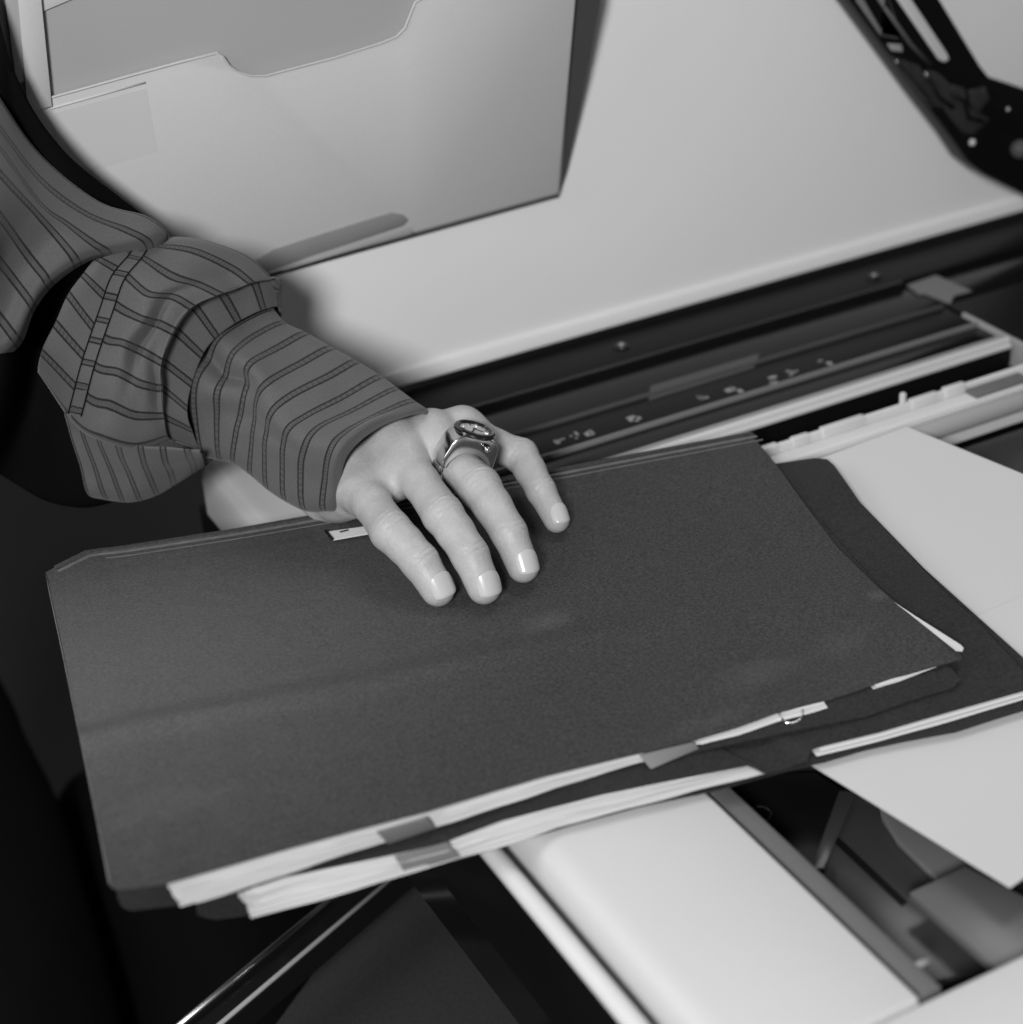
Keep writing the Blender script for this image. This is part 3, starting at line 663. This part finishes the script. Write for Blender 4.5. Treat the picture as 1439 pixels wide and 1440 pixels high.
# sleeve middle: puffed piece between the dark fold and the cuff. columns are rings, rows are stripes
rowsB = [  # from top silhouette downwards: 6 columns each
 [(185, 334), (240, 337), (290, 343), (350, 363), (388, 398), (397, 437)],
 [(178, 337), (208, 345), (270, 352), (325, 376), (352, 396), (372, 436)],
 [(160, 345), (194, 358), (243, 389), (278, 400), (308, 414), (335, 452)],
 [(135, 362), (174, 385), (208, 413), (243, 417), (270, 432), (305, 474)],
 [(115, 385), (160, 427), (198, 448), (222, 455), (245, 466), (285, 500)],
 [(96, 414), (142, 472), (174, 483), (203, 496), (228, 510), (270, 540)],
 [(78, 455), (132, 513), (167, 524), (198, 540), (226, 546), (264, 575)],
 [(60, 496), (122, 558), (156, 570), (190, 584), (228, 585), (270, 605)],
 [(58, 526), (108, 598), (150, 622), (200, 632), (242, 618), (288, 634)]]
dB = np.full((9, 6), .815)
rowd = [.0, .018, .028, .033, .034, .034, .032, .026, .006]
cold = [-.004, .0, .004, -.001, -.005, -.0145, -.021]
ringsB = []; stB = []
rowsB = [r_[:5]+[(r_[4][0]+7, r_[4][1]+3)]+[r_[5]] for r_ in rowsB]
for c in range(7):
    ring = []; s = []
    for r_ in range(8, -1, -1):
        x, y = rowsB[r_][c]; ring.append((x, y, .812-rowd[r_]-cold[c])); s.append(float(8-r_)+(.45 if r_ == 0 else 0)*0)
    ringsB.append(ring); stB.append(s)
def b_folds(V, nv, nu):
    for j in range(nv):
        for i in range(nu):
            u = i/nu; v = j/(nv-1)
            if u > .75: continue
            f = .0035*math.exp(-((v-.45-.25*(u-.3))/.045)**2)*math.exp(-((u-.30)/.12)**2)
            f += .0030*math.exp(-((v-.62+.3*(u-.15))/.04)**2)*math.exp(-((u-.16)/.08)**2)
            f -= .0020*math.exp(-((v-.72)/.05)**2)*math.exp(-((u-.35)/.2)**2)
            f += .0030*math.exp(-((u-.55)/.03)**2)*math.exp(-((v-.55)/.2)**2)
            V[j, i] += F_*f*1.7
    return V
cloth('sleeve', ringsB, stB, SHIRT, pe, 8, 14, False, .0018, 5, 3, .035, folds=b_folds)
# stitched placket seam running down the puffed piece
seam = [(198, 350), (190, 362), (166, 392), (150, 437), (137, 474), (124, 514), (113, 556), (102, 598), (95, 622)]
sd = [.795, .790, .786, .784, .783, .783, .786, .793, .805]
from mathutils.bvhtree import BVHTree
bpy.context.view_layer.update()
bvB = BVHTree.FromObject([o for o in bpy.data.objects if o.name == 'sleeve'][0], bpy.context.evaluated_depsgraph_get())
def onB(x, y, off):
    r_ = ray(x, y); r_ = r_/np.linalg.norm(r_); hit = bvB.ray_cast(Vector(O_), Vector(r_))
    return np.array(hit[0])-r_*off if hit[0] is not None else None
sp_ = spline([(x, y, 0) for x, y in seam], 8)
pts_ = [(onB(x-9, y-2, .0007), onB(x, y, .0009), onB(x+9, y+2, .0007)) for x, y, _ in sp_]; pts_ = [p for p in pts_ if all(q is not None for q in p)]
L_ = np.array([p[0] for p in pts_]); Rr = np.array([p[2] for p in pts_]); Mm = np.array([p[1] for p in pts_])
Gp = np.array([L_, Mm, Rr])
pl = solid('placket', Gp, .0004, SHIRT, pe)
for nm, arr in (('st', np.tile(np.linspace(-.3, 8.2, Gp.shape[1]), (6, 1))), ('su', np.tile(np.linspace(0, 1, Gp.shape[1]), (6, 1)))):
    at = pl.data.attributes.new(nm, 'FLOAT', 'POINT'); at.data.foreach_set('value', arr.reshape(-1).astype(np.float32))
STITCH = mat('dark_thread', .012, .9, .1)
tube('stitching', [p-F_*.0006 for p in L_], .00028, STITCH, pe, 6); tube('stitching', [p-F_*.0006 for p in Rr], .00022, STITCH, pe, 6)
cs = [(305, 403), (264, 430), (240, 458), (224, 493), (221, 545), (228, 582), (250, 616)]
# underside fold of the sleeve
colF = [[(97, 602), (112, 650), (122, 690), (136, 698)], [(125, 616), (140, 655), (152, 690), (160, 704)], [(158, 634), (170, 660), (182, 690), (190, 706)],
        [(200, 648), (207, 668), (215, 686), (222, 697)], [(240, 650), (246, 660), (250, 672), (252, 680)], [(286, 640), (288, 645), (289, 650), (290, 655)]]
cloth('sleeve_fold', [[(x, y, .840-.010*k) for k, (x, y) in enumerate(reversed([(c[0][0]-4, c[0][1]-(22 if c[0][0] < 270 else 6))]+c))] for c in colF], [[float(i)*1.3]*5 for i in range(6)], SHIRT, pe, 6, 10, True, .0015, 8, 2, .02)
# upper sleeve
rowsD = [
 [(-60, 30), (0, 140), (60, 222), (139, 286), (205, 306), (234, 328), (236, 344)],
 [(-60, 90), (0, 180), (60, 255), (120, 300), (175, 322), (206, 338), (212, 356)],
 [(-60, 130), (0, 208), (59, 288), (95, 315), (128, 340), (146, 352), (150, 360)],
 [(-60, 165), (0, 243), (52, 299), (78, 328), (100, 355), (108, 368), (112, 376)],
 [(-60, 235), (-10, 290), (25, 340), (45, 367), (62, 388), (68, 398), (74, 405)],
 [(-60, 300), (-20, 345), (5, 374), (25, 400), (40, 420), (46, 430), (50, 437)],
 [(-60, 380), (-35, 400), (-12, 430), (5, 452), (18, 470), (24, 478), (28, 486)],
 [(-70, 440), (-50, 455), (-30, 470), (-24, 490), (-18, 502), (-16, 510), (-16, 518)],
 [(-130, 540), (-120, 545), (-110, 550), (-100, 560), (-95, 565), (-90, 570), (-88, 575)]]
rd = [0, .014, .022, .027, .030, .031, .030, .024, .008]
cdp = [.040, .034, .012, .003, .004, .000, -.012]
ringsD = []; stD = []
for c in range(7):
    ringsD.append([(rowsD[r_][c][0], rowsD[r_][c][1], .793-rd[r_]-cdp[c]) for r_ in range(8, -1, -1)])
    stD.append([8.5-r_ if r_ else 9.2 for r_ in range(8, -1, -1)])
    stD[-1] = [float(8-r_) for r_ in range(8, -1, -1)]
cloth('sleeve', ringsD, stD, SHIRT, pe, 8, 10, False, .0019, 11, 3, .035)
# black undersleeve showing in the deep fold and along the back
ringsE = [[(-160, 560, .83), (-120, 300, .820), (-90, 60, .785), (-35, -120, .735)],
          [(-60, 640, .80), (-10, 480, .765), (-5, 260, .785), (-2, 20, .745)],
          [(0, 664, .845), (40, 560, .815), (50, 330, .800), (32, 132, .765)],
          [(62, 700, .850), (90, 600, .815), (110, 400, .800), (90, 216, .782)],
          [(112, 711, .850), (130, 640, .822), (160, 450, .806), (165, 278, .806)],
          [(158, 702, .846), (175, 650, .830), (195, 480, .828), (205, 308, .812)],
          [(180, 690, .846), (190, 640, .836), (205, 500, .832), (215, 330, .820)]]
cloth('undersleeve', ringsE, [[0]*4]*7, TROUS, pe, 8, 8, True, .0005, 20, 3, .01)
# trousers below
def leg(name, rows, d):
    rings = [[(xr, y2, d), ((xl+xr)/2, (y1+y2)/2, d-.07), (xl, y1, d)] for xl, y1, xr, y2 in rows]
    return cloth(name, rings, [[0]*3]*len(rows), TROUS, pe, 8, 8, True, .002, 3, 2, .07)
leg('trouser_leg', [(-330, 760, -60, 880), (-330, 900, 2, 962), (-320, 1020, 42, 1052), (-300, 1150, 84, 1140), (-250, 1300, 130, 1290), (-200, 1500, 190, 1520), (-150, 1800, 240, 1800)], 1.12)
leg('trouser_leg', [(180, 1064, 330, 1066), (120, 1082, 400, 1080), (88, 1110, 450, 1120), (78, 1150, 470, 1180), (90, 1260, 470, 1300), (150, 1450, 500, 1480), (200, 1800, 520, 1800)], 1.20)

# ================================================================ RING WATCH
rw = empty('ring_watch', 'chunky polished steel ring watch worn on the ring finger', 'ring')
m_, p_ = joints['ring'][0][3], joints['ring'][0][2]
fpt = m_*.36+p_*.64
ax = RT*.35-UP*.41-F_*.84; ax /= np.linalg.norm(ax)
wv = RT*.27+UP*.87-F_*.36; wv -= ax*(wv@ax); wv /= np.linalg.norm(wv); uv = np.cross(ax, wv)
if uv@RT < 0: uv = -uv
c0 = fpt+wv*.0068-uv*.0004
def Wp(u, w_, a): return c0+(uv*u*1.06+wv*(w_+.0009 if w_ > .004 else w_)*1.05+ax*a*1.15)
outer = [(-.0106, -.0045), (-.0108, -.0015), (-.0098, .0022), (-.0078, .0062), (-.0052, .0084), (-.0015, .0090), (.0030, .0088), (.0060, .0082), (.0095, .0068), (.0108, .0030), (.0106, -.0045)]
inner = [(.0090*math.cos(a), .0088*math.sin(a)-.0064) for a in np.linspace(.15, math.pi-.15, 13)]
def arch(name, out, inn, a0, a1, m, bv):
    pr = out+inn; n = len(pr)
    o2 = spline(np.array([(x, y, 0) for x, y in out]), 4)[:, :2]; i2 = np.array(inn)[np.argsort([-math.atan2(y+.0005, x) if y > -.004 else 0 for x, y in inn])] if False else np.array(inn)
    i2 = i2[::-1] if np.linalg.norm(i2[0]-o2[0]) > np.linalg.norm(i2[-1]-o2[0]) else i2
    N_ = len(o2); i3 = resample(np.c_[i2, np.zeros(len(i2))], N_)[:, :2]
    vs = []
    for a in (a0, a1):
        vs += [Wp(x, y, a) for x, y in o2]+[Wp(x, y, a) for x, y in i3]
    fs = []
    for i in range(N_-1):
        fs += [(i, i+1, N_+i+1, N_+i), (2*N_+i+1, 2*N_+i, 3*N_+i, 3*N_+i+1), (i+1, i, 2*N_+i, 2*N_+i+1), (N_+i, N_+i+1, 3*N_+i+1, 3*N_+i)]
    fs += [(0, N_, 3*N_, 2*N_), (N_-1, 2*N_-1+2*N_-N_, 4*N_-1, 2*N_-1)] if False else [(0, N_, 3*N_, 2*N_), (3*N_-1, 4*N_-1, 2*N_-1, N_-1)]
    o = mesh(name, vs, fs, m, rw); bm = bmesh.new(); bm.from_mesh(o.data); bmesh.ops.recalc_face_normals(bm, faces=bm.faces); bm.to_mesh(o.data); bm.free()
    bevel(o, bv, 3, 50); return o
arch('case', outer, inner, -.0055, .0050, CHROME, .0005)
for k in range(9):                                                      # stretch links round the underside
    a = math.radians(186+k*20.5); r0 = .0101
    c = (r0*math.cos(a), r0*math.sin(a)-.0052); t = (-math.sin(a), math.cos(a)); n = (math.cos(a), math.sin(a)); vs = []
    for aa in (-.0035, .0035):
        for su, sn in ((-1, -1), (1, -1), (1, 1), (-1, 1)):
            vs.append(Wp(c[0]+t[0]*su*.0013+n[0]*sn*.0007, c[1]+t[1]*su*.0013+n[1]*sn*.0007, aa))
    o = mesh('band_link', vs, [(3, 2, 1, 0), (4, 5, 6, 7), (0, 1, 5, 4), (1, 2, 6, 5), (2, 3, 7, 6), (3, 0, 4, 7)], CHROMEB, rw); bevel(o, .0003, 2)
def lathe(name, prof, cu, ca, base, m, n=40, par=None):
    vs = []; fs = []
    for r, hgt in prof:
        for k in range(n):
            q = 2*math.pi*k/n; vs.append(Wp(cu+r*math.cos(q), base+hgt, ca+r*math.sin(q)))
    N_ = len(prof)
    for i in range(N_-1):
        for k in range(n): fs.append((i*n+k, i*n+(k+1) % n, (i+1)*n+(k+1) % n, (i+1)*n+k))
    fs.append(tuple(range(n))); fs.append(tuple((N_-1)*n+k for k in range(n)))
    o = mesh(name, vs, fs, m, par or rw, True); bm = bmesh.new(); bm.from_mesh(o.data); bmesh.ops.recalc_face_normals(bm, faces=bm.faces); bm.to_mesh(o.data); bm.free()
    o.data.set_sharp_from_angle(angle=math.radians(30)); return o
lathe('bezel', [(.0062, 0), (.0080, .0002), (.0083, .0008), (.0082, .0015), (.0076, .0022), (.0068, .0024), (.0060, .0016), (.0059, .0010)], .0012, -.0002, .0084, DSTEEL)
dial = lathe('dial', [(.0058, 0), (.0058, .0004)], .0012, -.0002, .0093, DIAL)
for k in range(12):
    a = k*math.pi/6; r0, r1 = .0042, .0054; vs = []
    for rr, s_ in ((r0, -1), (r0, 1), (r1, 1), (r1, -1)): vs.append((rr*math.cos(a)-s_*.00022*math.sin(a), rr*math.sin(a)+s_*.00022*math.cos(a)))
    slab('hour_mark', [Wp(.0012+x, .0099, -.0002+y) for x, y in vs], wv, .0002, CHROME if k % 3 else BLACK, dial)
for a, ln in ((.7, .0034), (2.2, .0045)):
    t = np.array([math.cos(a), math.sin(a)]); s_ = np.array([-t[1], t[0]])*.00025
    slab('watch_hand', [Wp(.0012+x, .0102, -.0002+y) for x, y in (-s_-t*.0008, s_-t*.0008, s_+t*ln, -s_+t*ln)], wv, .0002, BLACK, dial)
def ball(name, c, r, m, n=14):
    bm = bmesh.new(); bmesh.ops.create_uvsphere(bm, u_segments=n*2, v_segments=n, radius=r); me = bpy.data.meshes.new(name); bm.to_mesh(me); bm.free()
    for v in me.vertices: v.co = v.co+Vector(c)
    return link(name, me, m, rw, True)
ball('crown', Wp(.0052, .0050, .0070), .0014, CHROME)
tube('crown_stem', [Wp(.0052, .0050, .0040), Wp(.0052, .0050, .0062)], .0017, BLACKG, rw, 16)
